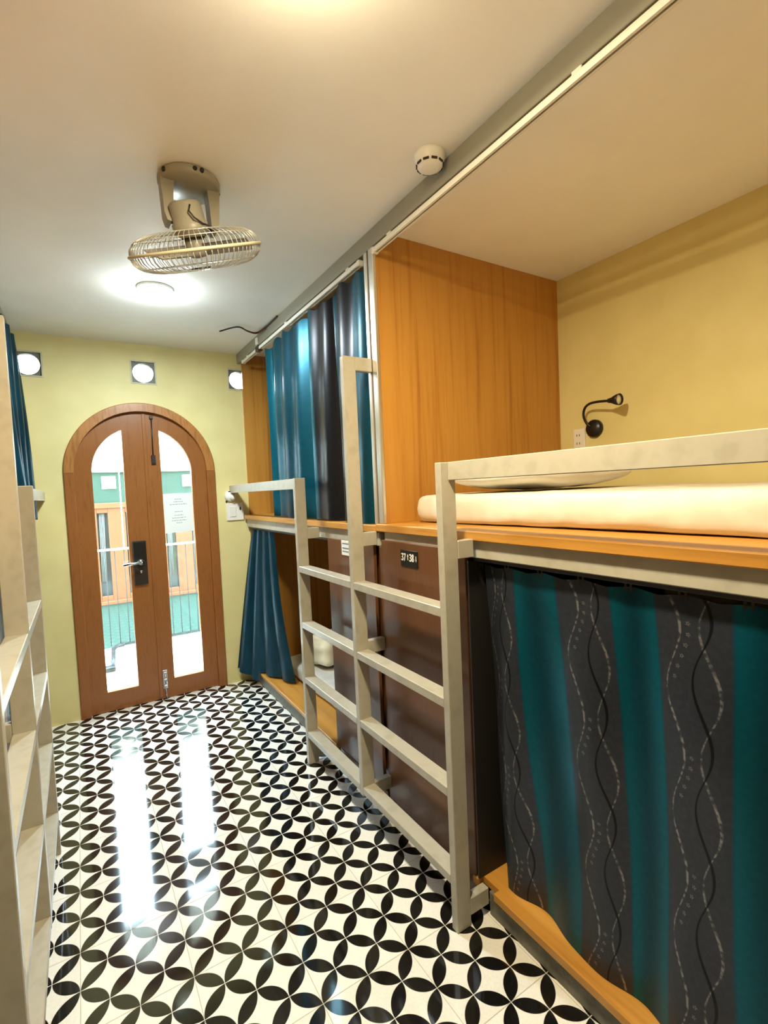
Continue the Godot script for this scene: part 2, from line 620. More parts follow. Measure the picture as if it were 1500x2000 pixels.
	structure("trim_2", sbox(-1, 1.12, 2.51, END, 1.15, CEIL, 2.3, 0.002), M.beam, "grey beam under the ceiling above the opposite bunks")
	downlight(Vector3(0.41, CEIL, -2.84), 0.085, Color(0.86, 0.98, 1.0), 2.0, 0.085, 12.0, "round ceiling light glowing cool white between fan and arched door")
	downlight(Vector3(0.41, CEIL, -0.85), 0.085, Color(1.0, 0.85, 0.55), 3.2, 0.10, 10.0, "round ceiling light glowing warm above the bunk ladders")

func arch_poly(r: float, spring: float, bottom: float) -> PackedVector2Array:
	var p := PackedVector2Array([Vector2(-r, bottom), Vector2(r, bottom)])
	for k in 41:
		var g := PI * k / 40.0
		p.append(Vector2(r * cos(g), spring + r * sin(g)))
	return p

func arc_between(x0: float, x1: float, r: float, spring: float, bottom: float) -> PackedVector2Array:
	# the part of an arch opening between x0 and x1, measured from the arch's centre line
	var p := PackedVector2Array([Vector2(x0, bottom), Vector2(x1, bottom)])
	var g0 := acos(clampf(x1 / r, -1, 1))
	var g1 := acos(clampf(x0 / r, -1, 1))
	for k in 25:
		var g := lerpf(g0, g1, k / 24.0)
		p.append(Vector2(r * cos(g), spring + r * sin(g)))
	return p

func ring_prism(st: SurfaceTool, outer: PackedVector2Array, inner: PackedVector2Array, xf: Transform3D, depth: float) -> void:
	# a plate with one opening; both outlines have as many points and start at matching corners
	var n := outer.size()
	for k in n:
		var k2 := (k + 1) % n
		for z in [0.0, depth]:
			var o: Vector3 = xf.basis.z * (1.0 if z > 0.0 else -1.0)
			quad(st, xf * Vector3(outer[k].x, outer[k].y, z), xf * Vector3(outer[k2].x, outer[k2].y, z), xf * Vector3(inner[k2].x, inner[k2].y, z), xf * Vector3(inner[k].x, inner[k].y, z), o)
		for side in 2:
			var a: Vector2 = outer[k] if side == 0 else inner[k]
			var b: Vector2 = outer[k2] if side == 0 else inner[k2]
			var e := (b - a) * (1.0 if side == 0 else -1.0)
			quad(st, xf * Vector3(a.x, a.y, 0), xf * Vector3(b.x, b.y, 0), xf * Vector3(b.x, b.y, depth), xf * Vector3(a.x, a.y, depth), xf.basis * Vector3(e.y, -e.x, 0))

func build_door() -> void:
	var c := Vector3(0.413, 0, END)
	var d := structure_node("door_1", "arched wooden double door with two narrow glass panes", c)
	# frame: jambs and arch of glued segments
	var inner_r := 0.428
	for s in [-1.0, 1.0]:
		var j := new_st()
		bx(j, Vector3(s * inner_r, 0.0, -0.10), Vector3(s * 0.488, 1.68, 0.018), 0.004)
		part(d, "jamb", j, M.door, true)
	for k in 4:
		var a := new_st()
		var m := 12
		for q in m:
			var g := PI * (k * m + q) / (4.0 * m)
			var g2 := PI * (k * m + q + 1) / (4.0 * m)
			var v := []
			for gg in [g, g2]:
				for r in [inner_r, 0.484, 0.488]:
					v.append(Vector2(r * cos(gg), 1.68 + r * sin(gg)))
			var z0 := -0.10
			var z1 := 0.018
			quad(a, Vector3(v[0].x, v[0].y, z1), Vector3(v[1].x, v[1].y, z1), Vector3(v[4].x, v[4].y, z1), Vector3(v[3].x, v[3].y, z1), Vector3(0, 0, 1))
			quad(a, Vector3(v[1].x, v[1].y, z1), Vector3(v[2].x, v[2].y, z1 - 0.004), Vector3(v[5].x, v[5].y, z1 - 0.004), Vector3(v[4].x, v[4].y, z1), Vector3(0, 0, 1))
			quad(a, Vector3(v[2].x, v[2].y, z1 - 0.004), Vector3(v[2].x, v[2].y, z0), Vector3(v[5].x, v[5].y, z0), Vector3(v[5].x, v[5].y, z1 - 0.004), Vector3(cos(g), sin(g), 0))
			quad(a, Vector3(v[0].x, v[0].y, z1), Vector3(v[0].x, v[0].y, z0), Vector3(v[3].x, v[3].y, z0), Vector3(v[3].x, v[3].y, z1), Vector3(-cos(g), -sin(g), 0))
			quad(a, Vector3(v[0].x, v[0].y, z0), Vector3(v[2].x, v[2].y, z0), Vector3(v[5].x, v[5].y, z0), Vector3(v[3].x, v[3].y, z0), Vector3(0, 0, -1))
		part(d, "arch_segment", a, M.door_frame, true)
	# leaves; x is measured from the arch's centre line
	var R := 0.4283
	var leaves := [[-R, 0.0285, -0.324, -0.128], [0.0290, R, 0.114, 0.324]]
	for k in 2:
		var L: Array = leaves[k]
		var outer := arc_between(L[0], L[1], R, 1.68, 0.003)
		var inn := arc_between(L[2], L[3], 0.324, 1.68, 0.139)
		var st := new_st()
		var z0 := -0.062
		ring_prism(st, outer, inn, Transform3D(Basis.IDENTITY, Vector3(0, 0, z0)), 0.042)
		var leaf := part(d, "door_leaf", st, M.door, true)
		var pn := new_st()
		var grown := arc_between(L[2] - 0.004, L[3] + 0.004, 0.328, 1.68, 0.135)
		prism(pn, grown, Transform3D(Basis.IDENTITY, Vector3(0, 0, z0 + 0.018)), 0.005)
		part(leaf, "pane", pn, M.glass, true)
		if k == 0:
			var lp := new_st()
			bx(lp, Vector3(-0.110, 0.872, -0.020), Vector3(-0.020, 1.186, -0.002), 0.006)
			part(leaf, "lock_plate", lp, M.dark_metal, true)
			var rd := new_st()
			bx(rd, Vector3(-0.104, 1.045, -0.004), Vector3(-0.026, 1.180, 0.004), 0.004)
			part(leaf, "card_reader", rd, M.black, true)
			var hd := new_st(true)
			lathe(hd, [Vector2(0, 0.02), Vector2(0.022, 0.02), Vector2(0.022, 0.0), Vector2(0, 0.0)], Transform3D(Basis(Vector3.RIGHT, PI / 2), Vector3(-0.062, 1.035, -0.003)), 20)
			tube(hd, [Vector3(-0.062, 1.035, 0.0), Vector3(-0.062, 1.035, 0.045), Vector3(-0.072, 1.035, 0.052), Vector3(-0.12, 1.033, 0.052), Vector3(-0.176, 1.028, 0.050)], 0.0095, 10)
			part(leaf, "handle", hd, M.chrome, true)
			var kh := new_st(true)
			lathe(kh, [Vector2(0, 0.006), Vector2(0.011, 0.005), Vector2(0.012, 0.0)], Transform3D(Basis(Vector3.RIGHT, PI / 2), Vector3(-0.062, 0.965, -0.002)), 16)
			part(leaf, "key_cylinder", kh, M.chrome, true)
			var asg := new_st()
			bx(asg, Vector3(0.006, 0.012, -0.020), Vector3(0.0285, 2.095, -0.012), 0.002)
			part(leaf, "cover_strip", asg, M.door, true)
		else:
			var bt := new_st(true)
			tube(bt, [Vector3(0.069, 2.072, -0.012), Vector3(0.066, 1.78, -0.012)], 0.0045, 8)
			part(leaf, "bolt_rod", bt, M.dark_metal, true)
			var bk := new_st()
			bx(bk, Vector3(0.052, 1.735, -0.020), Vector3(0.082, 1.80, -0.004), 0.003)
			bx(bk, Vector3(0.056, 2.060, -0.020), Vector3(0.080, 2.082, -0.004), 0.003)
			part(leaf, "bolt_guide", bk, M.dark_metal, true)
			var bb := new_st()
			bx(bb, Vector3(0.034, 0.075, -0.020), Vector3(0.066, 0.215, -0.012), 0.003)
			for y in [0.09, 0.135, 0.185]:
				bx(bb, Vector3(0.038, y, -0.014), Vector3(0.062, y + 0.018, 0.001), 0.003)
			part(leaf, "bolt_plate", bb, M.chrome, true)
			var br := new_st(true)
			tube(br, [Vector3(0.05, 0.01, -0.006), Vector3(0.05, 0.20, -0.006)], 0.0055, 8)
			part(leaf, "bolt_rod", br, M.chrome, true)
	# the notice taped inside the pane
	var pm := mat(Color.WHITE, 0.8)
	pm.albedo_texture = paper_tex()
	pm.backlight_enabled = true
	pm.backlight = Color(0.13, 0.15, 0.15)
	var ps := new_st()
	var z := END - 0.0365
	var pc := [Vector3(0.531, 1.516, z), Vector3(0.735, 1.518, z), Vector3(0.733, 1.228, z), Vector3(0.533, 1.222, z)]
	var pu := [Vector2(0, 0), Vector2(1, 0), Vector2(1, 1), Vector2(0, 1)]
	for k in [0, 1, 2, 0, 2, 3]:
		ps.set_uv(pu[k])
		ps.add_vertex(pc[k])
	single("paper_notice", ps, pm, "white paper notice with grey printed lines on the door pane", "notice")

func build_outside() -> void:
	# gallery floor, railing at its edge and the house across the court
	structure("floor_gallery", box(Vector3(-4.0, -0.15, -5.66), Vector3(5.0, -0.01, END - 0.12), 0.0), M.out_floor, "sunlit white gallery floor outside the arched door")
	structure("ceiling_gallery", box(Vector3(-4.0, 2.86, -5.6), Vector3(5.0, 2.96, END - 0.13), 0.0), M.white_wall, "white gallery roof slab outside above the arched door")
	var r := thing("balcony_railing", "metal gallery railing of thin dark bars under a white top rail", "railing", Vector3(0.4, -0.01, -5.62))
	part(r, "top_rail", box(Vector3(-3.0, 0.982, -5.632), Vector3(4.0, 1.002, -5.608), 0.004), M.rail_white)
	part(r, "bottom_rail", box(Vector3(0.24, 0.012, -5.63), Vector3(4.0, 0.032, -5.61), 0.003), M.rail_dark)
	var bar := new_st(true)
	tube(bar, [Vector3(0, 0.02, 0), Vector3(0, 0.98, 0)], 0.0045, 6)
	bar.generate_normals()
	var bm := bar.commit()
	for k in 40:
		var o := MeshInstance3D.new()
		o.mesh = bm
		o.material_override = M.rail_dark
		put(r, o, "bar")
		o.position = Vector3(0.19 + 0.084 * (k - 14), 0, -5.62) - r.position
	var ft := new_st(true)
	tube(ft, [Vector3(0.30, 0.022, -5.60), Vector3(0.24, 0.022, -5.58), Vector3(0.20, 0.020, -5.50), Vector3(0.185, 0.018, -5.20), Vector3(0.165, 0.016, -4.93)], 0.020, 8)
	bx(ft, Vector3(0.105, -0.009, -4.95), Vector3(0.185, 0.030, -4.86), 0.006)
	part(r, "foot", ft, M.rail_dark)
	var pole := new_st(true)
	tube(pole, [Vector3(0.362, 1.0, -5.62), Vector3(0.362, 2.855, -5.62)], 0.006, 8)
	single("gallery_pole", pole, M.rail_white, "thin white pole rising from the gallery railing", "pole")
	var z := -7.2
	var hb := thing("opposite_house", "green painted house across the court with orange wooden window frames", "building", Vector3(0.6, -1.5, z))
	part(hb, "lower_wall", box(Vector3(-4, -1.5, z - 0.2), Vector3(6, 0.167, z), 0.0), M.teal_wall)
	part(hb, "upper_wall", box(Vector3(-4, 1.449, z - 0.2), Vector3(6, 1.844, z + 0.02), 0.0), M.green_wall)
	part(hb, "parapet", box(Vector3(-4, 1.844, z - 0.2), Vector3(6, 2.7, z + 0.06), 0.01), M.white_wall)
	part(hb, "sill", box(Vector3(-4, 0.155, z - 0.2), Vector3(6, 0.20, z + 0.06), 0.004), M.out_wood)
	part(hb, "lintel", box(Vector3(-4, 1.385, z - 0.2), Vector3(6, 1.455, z + 0.05), 0.004), M.out_wood)
	var panes := [[-0.62, -0.49], [-0.28, -0.15], [0.18, 0.304], [0.50, 0.63], [0.974, 1.096], [1.305, 1.43], [1.75, 1.88]]
	var from := -4.0
	for p in panes:
		var stl := new_st()
		bx(stl, Vector3(from, 0.19, z - 0.1), Vector3(p[0], 1.39, z + 0.03), 0.006)
		part(hb, "window_stile", stl, M.out_wood)
		part(hb, "bottom_rail", box(Vector3(p[0], 0.19, z - 0.1), Vector3(p[1], 0.268, z + 0.03), 0.004), M.out_wood)
		part(hb, "top_rail", box(Vector3(p[0], 1.327, z - 0.1), Vector3(p[1], 1.39, z + 0.03), 0.004), M.out_wood)
		part(hb, "pane", box(Vector3(p[0] - 0.01, 0.26, z - 0.02), Vector3(p[1] + 0.01, 1.33, z - 0.014), 0.0), M.out_glass)
		var cu := new_st(true)
		for k in 4:
			var x0: float = p[0] + 0.012 + k * 0.016
			tube(cu, [Vector3(x0 + 0.02, 1.32, z - 0.004), Vector3(x0 + 0.012, 0.95, z - 0.004), Vector3(x0 + 0.004, 0.45, z - 0.004)], 0.006, 6)
		part(hb, "window_curtain", cu, M.out_curtain)
		from = p[1]
	part(hb, "window_stile", box(Vector3(from, 0.19, z - 0.1), Vector3(6, 1.39, z + 0.03), 0.006), M.out_wood)
	for x in [-0.62, 0.34, 1.30]:
		var vb := new_st()
		bx(vb, Vector3(x - 0.08, 1.632, z + 0.01), Vector3(x + 0.08, 1.792, z + 0.035), 0.004)
		var vf := part(hb, "vent_frame", vb, M.vent_border)
		var vd := new_st(true)
		lathe(vd, [Vector2(0, 0.006), Vector2(0.058, 0.005), Vector2(0.062, 0.0)], Transform3D(Basis(Vector3.RIGHT, PI / 2), Vector3(x, 1.712, z + 0.034)), 28)
		part(vf, "vent_disc", vd, M.white_wall)

func build_bunks(side: int) -> void:
	var R := side > 0
	# ---- near bunk
	var nb := thing("bunk_bed", "built-in wooden bunk with the reading lamp over its upper bed" if R else "built-in wooden bunk across the aisle from the reading lamp", "bunk bed", Vector3(sx(side, 1.7), 0, -0.8), "built-in bunks along the aisle")
	part(nb, "upper_board", sbox(side, 1.104, 1.297, -1.858, 2.314, 1.331, 0.2, 0.004), M.wood_long)
	part(nb, "steel_beam", sbox(side, 1.124, 1.237, -1.82, 1.154, 1.297, 0.2, 0.003), M.paint)
	part(nb, "curtain_track", sbox(side, 1.132, 1.225, -1.26, 1.168, 1.237, 0.2, 0.002), M.dark_track)
	part(nb, "partition_panel", sbox(side, 1.136, 1.331, -1.84, 2.314, CEIL, -1.82, 0.001), M.wood_up)
	part(nb, "edge_strip", sbox(side, 1.118, 1.331, -1.846, 1.136, 2.51, -1.808, 0.003), M.alu)
	var pf := PackedVector2Array([Vector2(1.100, -1.285), Vector2(1.100, -1.262), Vector2(1.128, -1.262), Vector2(1.128, -1.185), Vector2(1.102, -1.185), Vector2(1.102, 0.2), Vector2(2.314, 0.2), Vector2(2.314, -1.285)])
	for k in pf.size():
		pf[k] = Vector2(sx(side, pf[k].x), pf[k].y)
	var ps := new_st()
	prism(ps, pf, Transform3D(Basis(Vector3.RIGHT, PI / 2), Vector3(0, 0.107, 0)), 0.024)
	part(nb, "lower_board", ps, M.wood_long)
	part(nb, "kerb", sbox(side, 1.118, 0.0, -1.225, 1.148, 0.083, 0.2, 0.003), M.kerb)
	part(nb, "side_panel", sbox(side, 1.106, 0.107, -1.266, 2.314, 1.225, -1.258, 0.001), M.black_panel)
	part(nb, "foot_panel", sbox(side, 1.136, 0.0, 0.2, 2.314, CEIL, 0.22, 0.001), M.wood_up)
	# ---- far bunk
	var fb := thing("bunk_bed", "built-in wooden bunk between the lockers and the arched door, numbered plates beside it" if R else "built-in wooden bunk next to the arched door, facing the numbered lockers", "bunk bed", Vector3(sx(side, 1.7), 0, -2.9), "built-in bunks along the aisle")
	part(fb, "upper_board", sbox(side, 1.104, 1.290, -3.885, 2.314, 1.324, -1.862, 0.004), M.wood_long)
	part(fb, "steel_beam", sbox(side, 1.124, 1.229, -3.885, 1.154, 1.290, -1.862, 0.003), M.paint)
	part(fb, "curtain_track", sbox(side, 1.132, 1.217, -3.88, 1.168, 1.229, -2.40, 0.002), M.dark_track)
	part(fb, "partition_panel", sbox(side, 1.146, 1.324, -1.882, 2.314, CEIL, -1.862, 0.001), M.wood_up)
	part(fb, "edge_strip", sbox(side, 1.120, 1.324, -1.889, 1.146, 2.51, -1.864, 0.003), M.alu)
	part(fb, "end_panel", sbox(side, 1.152, 0.11, END, 2.314, CEIL, -3.885, 0.001), M.wood_up)
	part(fb, "lower_board", sbox(side, 1.104, 0.086, -3.885, 2.314, 0.110, -2.378, 0.003), M.wood_long)
	part(fb, "kerb", sbox(side, 1.118, 0.0, -3.885, 1.148, 0.086, -2.378, 0.003), M.kerb)
	part(fb, "lower_post", sbox(side, 1.124, 0.0, -1.872, 1.154, 1.229, -1.834, 0.003), M.locker)
	# ---- lockers under the heads of the beds
	for k in 2:
		var z0: float = [-1.822, -2.370][k]
		var z1: float = [-1.270, -1.884][k]
		var ty: float = [1.262, 1.236][k]
		var lab: Array = ["brown wooden locker with the black 37 38 plate on its door", "brown wooden locker with a small white plate on its door"] if R else ["plain brown wooden locker facing the 37 38 locker across the aisle", "plain brown wooden locker facing the white plated locker across the aisle"]
		var lk := thing("locker", lab[k], "locker", Vector3(sx(side, 1.4), 0, (z0 + z1) * 0.5), "brown lockers under the bunks")
		var top: float = [1.236, 1.228][k]
		part(lk, "body", sbox(side, 1.156 if k == 0 else 1.156, 0.0, z0, 1.72, top, z1, 0.002), M.locker)
		part(lk, "door", sbox(side, 1.106, 0.098 if k == 0 else 0.118, z0 + 0.004, 1.122, ty, z1 - 0.004, 0.002), M.locker)
		part(lk, "plinth", sbox(side, 1.124, 0.0, z0 + 0.002, 1.154, 0.09, z1 - 0.002, 0.001), M.locker)
		if R:
			if k == 0:
				var pl := part(lk, "number_plate", box(Vector3(1.1015, 1.168, -1.664), Vector3(1.106, 1.234, -1.548), 0.001), M.black)
				pl.set_meta("label", "black plate reading 37 38 with arrows")
				plate_text(pl, "37", Vector3(1.1012, 1.205, -1.642), 0.036)
				plate_arrow(pl, Vector3(1.1012, 1.205, -1.612), 1.0)
				plate_text(pl, "38", Vector3(1.1012, 1.205, -1.585), 0.036)
				plate_arrow(pl, Vector3(1.1012, 1.205, -1.556), -1.0)
			else:
				var pl := part(lk, "number_plate", box(Vector3(1.1015, 1.163, -2.196), Vector3(1.106, 1.237, -2.10), 0.001), M.plastic)
				pl.set_meta("label", "white plate with faint blue print")
				var ink := new_st()
				for y in [1.180, 1.196, 1.219]:
					bx(ink, Vector3(1.1008, y, -2.186), Vector3(1.1016, y + 0.006, -2.11), 0.0)
				part(pl, "print", ink, mat(c8(110, 130, 150), 0.6))

func plate_text(pl: Node3D, s: String, at: Vector3, h: float) -> void:
	var tm := TextMesh.new()
	var f := SystemFont.new()
	f.font_names = PackedStringArray(["Droid Sans"])
	f.font_weight = 700
	tm.font = f
	tm.text = s
	tm.font_size = 64
	tm.pixel_size = h / 46.0 * 0.72
	tm.depth = 0.0012
	var o := MeshInstance3D.new()
	o.mesh = tm
	o.material_override = M.plastic
	put(pl, o, "number")
	o.position = at
	o.rotation.y = -PI / 2
	o.scale = Vector3(0.82, 1.15, 1.0)

func plate_arrow(pl: Node3D, at: Vector3, dir: float) -> void:
	var st := new_st()
	bx(st, at + Vector3(-0.0006, -0.010, -0.0014), at + Vector3(0.0006, 0.010, 0.0014), 0.0)
	var xf := Transform3D(Basis(Vector3(0, 0, 1), Vector3(0, 1, 0), Vector3(-1, 0, 0)), at + Vector3(0.0006, 0, 0))
	prism(st, PackedVector2Array([Vector2(-0.005, dir * 0.004), Vector2(0.005, dir * 0.004), Vector2(0, dir * 0.014)]), xf, 0.0012)
	part(pl, "arrow", st, M.plastic)

func build_ladder(side: int) -> void:
	var R := side > 0
	var t := thing("bunk_ladder", "cream steel bunk ladder in front of the brown lockers with number plates" if R else "cream steel bunk ladder on the opposite side, beside the hanging teal curtain", "ladder", Vector3(sx(side, 1.0), 0, -1.86), "steel ladders fixed to the bunks")
	var zs := [-1.241, -1.864, -2.475]
	var tops := [1.560, 2.050, 1.560]
	var foot := [0.0, 0.142, 0.0]
	for k in 3:
		part(t, "post", sbox(side, 0.976, foot[k], zs[k] - 0.015, 1.036, tops[k], zs[k] + 0.015, 0.002), M.paint)
	for y in [1.090, 0.788, 0.486, 0.185]:
		for k in 2:
			part(t, "rung", sbox(side, 0.9765, y - 0.032, zs[k + 1] + 0.0152, 1.0355, y, zs[k] - 0.0152, 0.002), M.paint)
	# guard rails along the upper beds
	part(t, "guard_rail", sbox(side, 1.005, 1.502, zs[0] + 0.0152, 1.0355, 1.5605, 0.2, 0.002), M.paint)
	part(t, "guard_rail", sbox(side, 1.005, 1.502, END + 0.002, 1.0355, 1.5605, zs[2] - 0.0152, 0.002), M.paint)
	# stand-offs to the bunk frame
	for e in [[0, 1.245, 1.305], [0, 0.035, 0.094], [1, 1.992, 2.050], [1, 1.238, 1.298], [1, 0.765, 0.822], [1, 0.130, 0.185], [2, 1.232, 1.290], [2, 0.030, 0.085]]:
		var stop := 1.118
		if e[0] == 0 and e[1] > 1.0:
			stop = 1.104
		if e[1] > 1.2 and e[1] < 1.3:
			stop = 1.104 if e[1] > 1.24 else 1.104
		if e[0] == 1 and e[1] < 1.2:
			stop = 1.124
		var zc: float = zs[e[0]]
		if e[0] == 1:
			zc -= 0.0
		part(t, "stand_off", sbox(side, 1.0362, e[1], zc - 0.015, stop, e[2], zc + 0.015, 0.002), M.paint)

func build_rods(side: int) -> void:
	var R := side > 0
	for k in 2:
		var z0: float = [-1.800, -3.745][k]
		var z1: float = [0.19, -1.93][k]
		var lab: Array = ["white curtain rail under the beam of the open upper bunk with reading lamp", "white curtain rail carrying the teal curtain of the upper bunk with black tape"] if R else ["white curtain rail under the beam opposite the reading lamp", "white curtain rail carrying the gathered teal curtain opposite"]
		var t := thing("curtain_rail", lab[k], "curtain rail", Vector3(sx(side, 1.127), 2.48, (z0 + z1) * 0.5), "white curtain rails under the ceiling beams")
		var st := new_st()
		# a C-shaped channel: top, two sides, two lips
		for e in [[1.116, 2.495, 1.140, 2.499], [1.116, 2.479, 1.119, 2.495], [1.137, 2.479, 1.140, 2.495], [1.119, 2.479, 1.125, 2.481], [1.131, 2.479, 1.137, 2.481]]:
			bx(st, Vector3(sx(side, e[0]), e[1], z0), Vector3(sx(side, e[2]), e[3], z1), 0.0008)
		part(t, "channel", st, M.track)
		for z in [z0, z1]:
			part(t, "end_cap", sbox(side, 1.113, 2.476, z - 0.010, 1.143, 2.502, z + 0.010, 0.004), M.plastic)
		for f in [0.06, 0.5, 0.94]:
			part(t, "bracket", sbox(side, 1.118, 2.499, lerpf(z0, z1, f) - 0.015, 1.138, 2.5102, lerpf(z0, z1, f) + 0.015, 0.002), M.plastic)
		if R and k == 1:
			part(t, "tape", sbox(side, 1.110, 2.472, -3.40, 1.145, 2.508, -3.34, 0.004), M.black)
			part(t, "clip", sbox(side, 1.104, 2.512, -3.375, 1.119, 2.560, -3.345, 0.003), M.plastic)

func fold_noise(z: float, seed_: float) -> float:
	return sin(z * 21.0 + seed_) * 0.55 + sin(z * 37.0 + seed_ * 2.3) * 0.28 + sin(z * 11.0 + seed_ * 0.7) * 0.4

func build_curtains() -> void:
	# near lower bunk: drawn shut, hung by hooks
	var hooks := [-1.243, -1.125, -0.991, -0.852, -0.715, -0.585, -0.455, -0.32, -0.19, -0.06, 0.07, 0.17]
	var nl := thing("lower_curtain", "drawn teal and charcoal striped satin curtain of the lower bunk with silver waves", "curtain", Vector3(1.16, 0.107, -0.5), "teal bunk curtains")
	var f1 := func(s: float, t: float) -> Vector3:
		var z := lerpf(-1.245 + 0.07 * t, 0.185, s)
		var near := 1.0
		for h in hooks:
			near = minf(near, absf(z - h))
		var sag := 0.010 * clampf(near / 0.065, 0.0, 1.0) * (1.0 - smoothstep(0.0, 0.12, t))
		var amp := lerpf(0.012, 0.030, smoothstep(0.0, 0.5, t))
		var x := 1.166 + amp * 0.5 * fold_noise(z + 0.012 * sin(t * 5.0), 1.3)
		x -= lerpf(0.004, 0.021, smoothstep(0.0, 0.35, t)) * cos(TAU * (z + 0.875 - 0.02 * sin(t * 3.0)) / 0.295)
		x += 0.006 * sin(t * 9.0 + z * 6.0) * t
		return Vector3(x, lerpf(1.212, 0.108, t) - sag, z)
	part(nl, "cloth", sheet_grid(f1, func(s: float, t: float) -> Vector2: return Vector2((lerpf(-1.245, 0.185, s) + 0.87 + 0.012 * sin(t * 4.0 + s * 9.0) + 0.02 * sin(s * 17.0)) / 0.295 + 0.5, t * 1.104 / 1.2), 220, 44), M.curtain)
	for h in hooks:
		var st := new_st()
		bx(st, Vector3(1.149, 1.203, h - 0.010), Vector3(1.151, 1.226, h - 0.004), 0.0005)
		bx(st, Vector3(1.149, 1.203, h + 0.004), Vector3(1.151, 1.226, h + 0.010), 0.0005)
		bx(st, Vector3(1.1485, 1.210, h - 0.010), Vector3(1.1515, 1.214, h + 0.010), 0.0005)
		part(nl, "hook", st, M.dark_metal)
	# far upper bunk
	var fu := thing("upper_curtain", "drawn teal satin curtain with charcoal stripes behind the tall ladder post", "curtain", Vector3(1.13, 1.33, -2.6), "teal bunk curtains")
	var f2 := func(s: float, t: float) -> Vector3:
		var z := lerpf(-3.28, -1.905, s)
		var amp := lerpf(0.020, 0.034, smoothstep(0.0, 0.4, t))
		var ph := z * 14.0 + 1.1 * sin(z * 5.3) + 0.15 * sin(t * 4.0)
		var x := 1.150 - amp * (pow(absf(sin(ph * 0.5)), 0.6) * 1.5 - 0.8) + 0.010 * sin(z * 33.0 + t)
		var y0 := 2.478 - 0.02 * (0.5 + 0.5 * sin(z * 48.0))
		return Vector3(x, lerpf(y0, 1.330 + 0.004 * sin(z * 20.0), t), z)
	var uv2 := func(s: float, t: float) -> Vector2:
		var z := lerpf(-3.28, -1.905, s)
		var stops := [[-3.28, -0.2], [-2.52, 0.2], [-2.48, 0.27], [-2.29, 0.73], [-2.27, 0.8], [-2.24, 1.2], [-2.22, 1.27], [-2.06, 1.73], [-2.03, 1.8], [-1.90, 2.2]]
		var u := -0.2
		for k in stops.size() - 1:
			if z >= stops[k][0]:
				u = remap(z, stops[k][0], stops[k + 1][0], stops[k][1], stops[k + 1][1])
		return Vector2(u, t * 1.15 / 1.2 + 0.13)
	part(fu, "cloth", sheet_grid(f2, uv2, 240, 30), M.curtain_striped)
	# far lower bunk: gathered against the end wall and flaring into the aisle
	var fl := thing("lower_curtain", "teal curtain gathered beside the arched door, flaring out at its hem", "curtain", Vector3(1.1, 0.1, -3.7), "teal bunk curtains")
	var f3 := func(s: float, t: float) -> Vector3:
		var top := Vector3(1.150, 1.212, lerpf(-3.868, -3.36, s))
		var fold := sin(s * TAU * 4.0 + 0.6)
		top.x += 0.016 * fold
		var hem := Vector3(0.0, 0.0, 0.0)
		if s < 0.45:
			hem = Vector3(lerpf(0.965, 1.085, s / 0.45), lerpf(0.13, 0.055, s / 0.45), lerpf(-3.872, -3.70, s / 0.45))
		else:
			hem = Vector3(lerpf(1.085, 1.225, (s - 0.45) / 0.55), lerpf(0.055, 0.115, smoothstep(0.0, 0.5, (s - 0.45) / 0.55)), lerpf(-3.70, -3.30, (s - 0.45) / 0.55))
		hem.x += 0.022 * fold
		hem.z += 0.018 * cos(s * TAU * 4.0)
		hem.z = maxf(hem.z, -3.893)
		var e := pow(t, 0.9)
		var p := top.lerp(hem, e)
		p.y = lerpf(top.y, hem.y, t)
		# the front edge of the bed pushes the cloth outwards
		if s > 0.45:
			p.x -= 0.05 * sin(PI * t) * (s - 0.45)
		if p.y < 0.125 and p.x > 1.09 and s > 0.45:
			p.y = 0.125
		return p
	part(fl, "cloth", sheet_grid(f3, func(s: float, t: float) -> Vector2: return Vector2(s * 3.0, t), 120, 30), M.curtain_plain)
	for h in [-3.84, -3.72, -3.60, -3.48, -3.38]:
		part(fl, "hook", box(Vector3(1.149, 1.203, h - 0.004), Vector3(1.152, 1.218, h + 0.004), 0.0005), M.dark_metal)
	# left far upper bunk: gathered near the end wall
	var lu := thing("upper_curtain", "gathered teal curtain hanging beside a round vent, above a guard rail", "curtain", Vector3(-0.27, 1.38, -3.5), "teal bunk curtains")
	var f4 := func(s: float, t: float) -> Vector3:
		var z := lerpf(-3.80, -3.18, s)
		var c := lerpf(-0.300, -0.265, t)
		var x := c + (0.030 + 0.012 * t) * sin(s * TAU * 3.5 + 0.4) + 0.012 * sin(t * 3.0 + s * 4.0)
		return Vector3(minf(x, -0.222), lerpf(2.476, 1.385, t), z)
	part(lu, "cloth", sheet_grid(f4, func(s: float, t: float) -> Vector2: return Vector2(s * 3.0, t), 120, 24), M.curtain_plain)
	# left lower bunks
	for k in 2:
		var z0: float = [-3.80, -1.24][k]
		var z1: float = [-2.42, 0.18][k]
		var ll := thing("lower_curtain", ["drawn plain teal curtain of the lower bunk facing the gathered flaring one", "drawn teal curtain of the lower bunk opposite the silver waved one"][k], "curtain", Vector3(-0.34, 0.11, (z0 + z1) * 0.5), "teal bunk curtains")
		var f5 := func(s: float, t: float) -> Vector3:
			var z := lerpf(z0, z1, s)
			return Vector3(-0.340 + lerpf(0.010, 0.022, t) * fold_noise(z, 2.0 + k), lerpf(1.205, 0.114, t), z)
		part(ll, "cloth", sheet_grid(f5, func(s: float, t: float) -> Vector2: return Vector2(s * 4.0, t), 100, 12), M.curtain_plain)

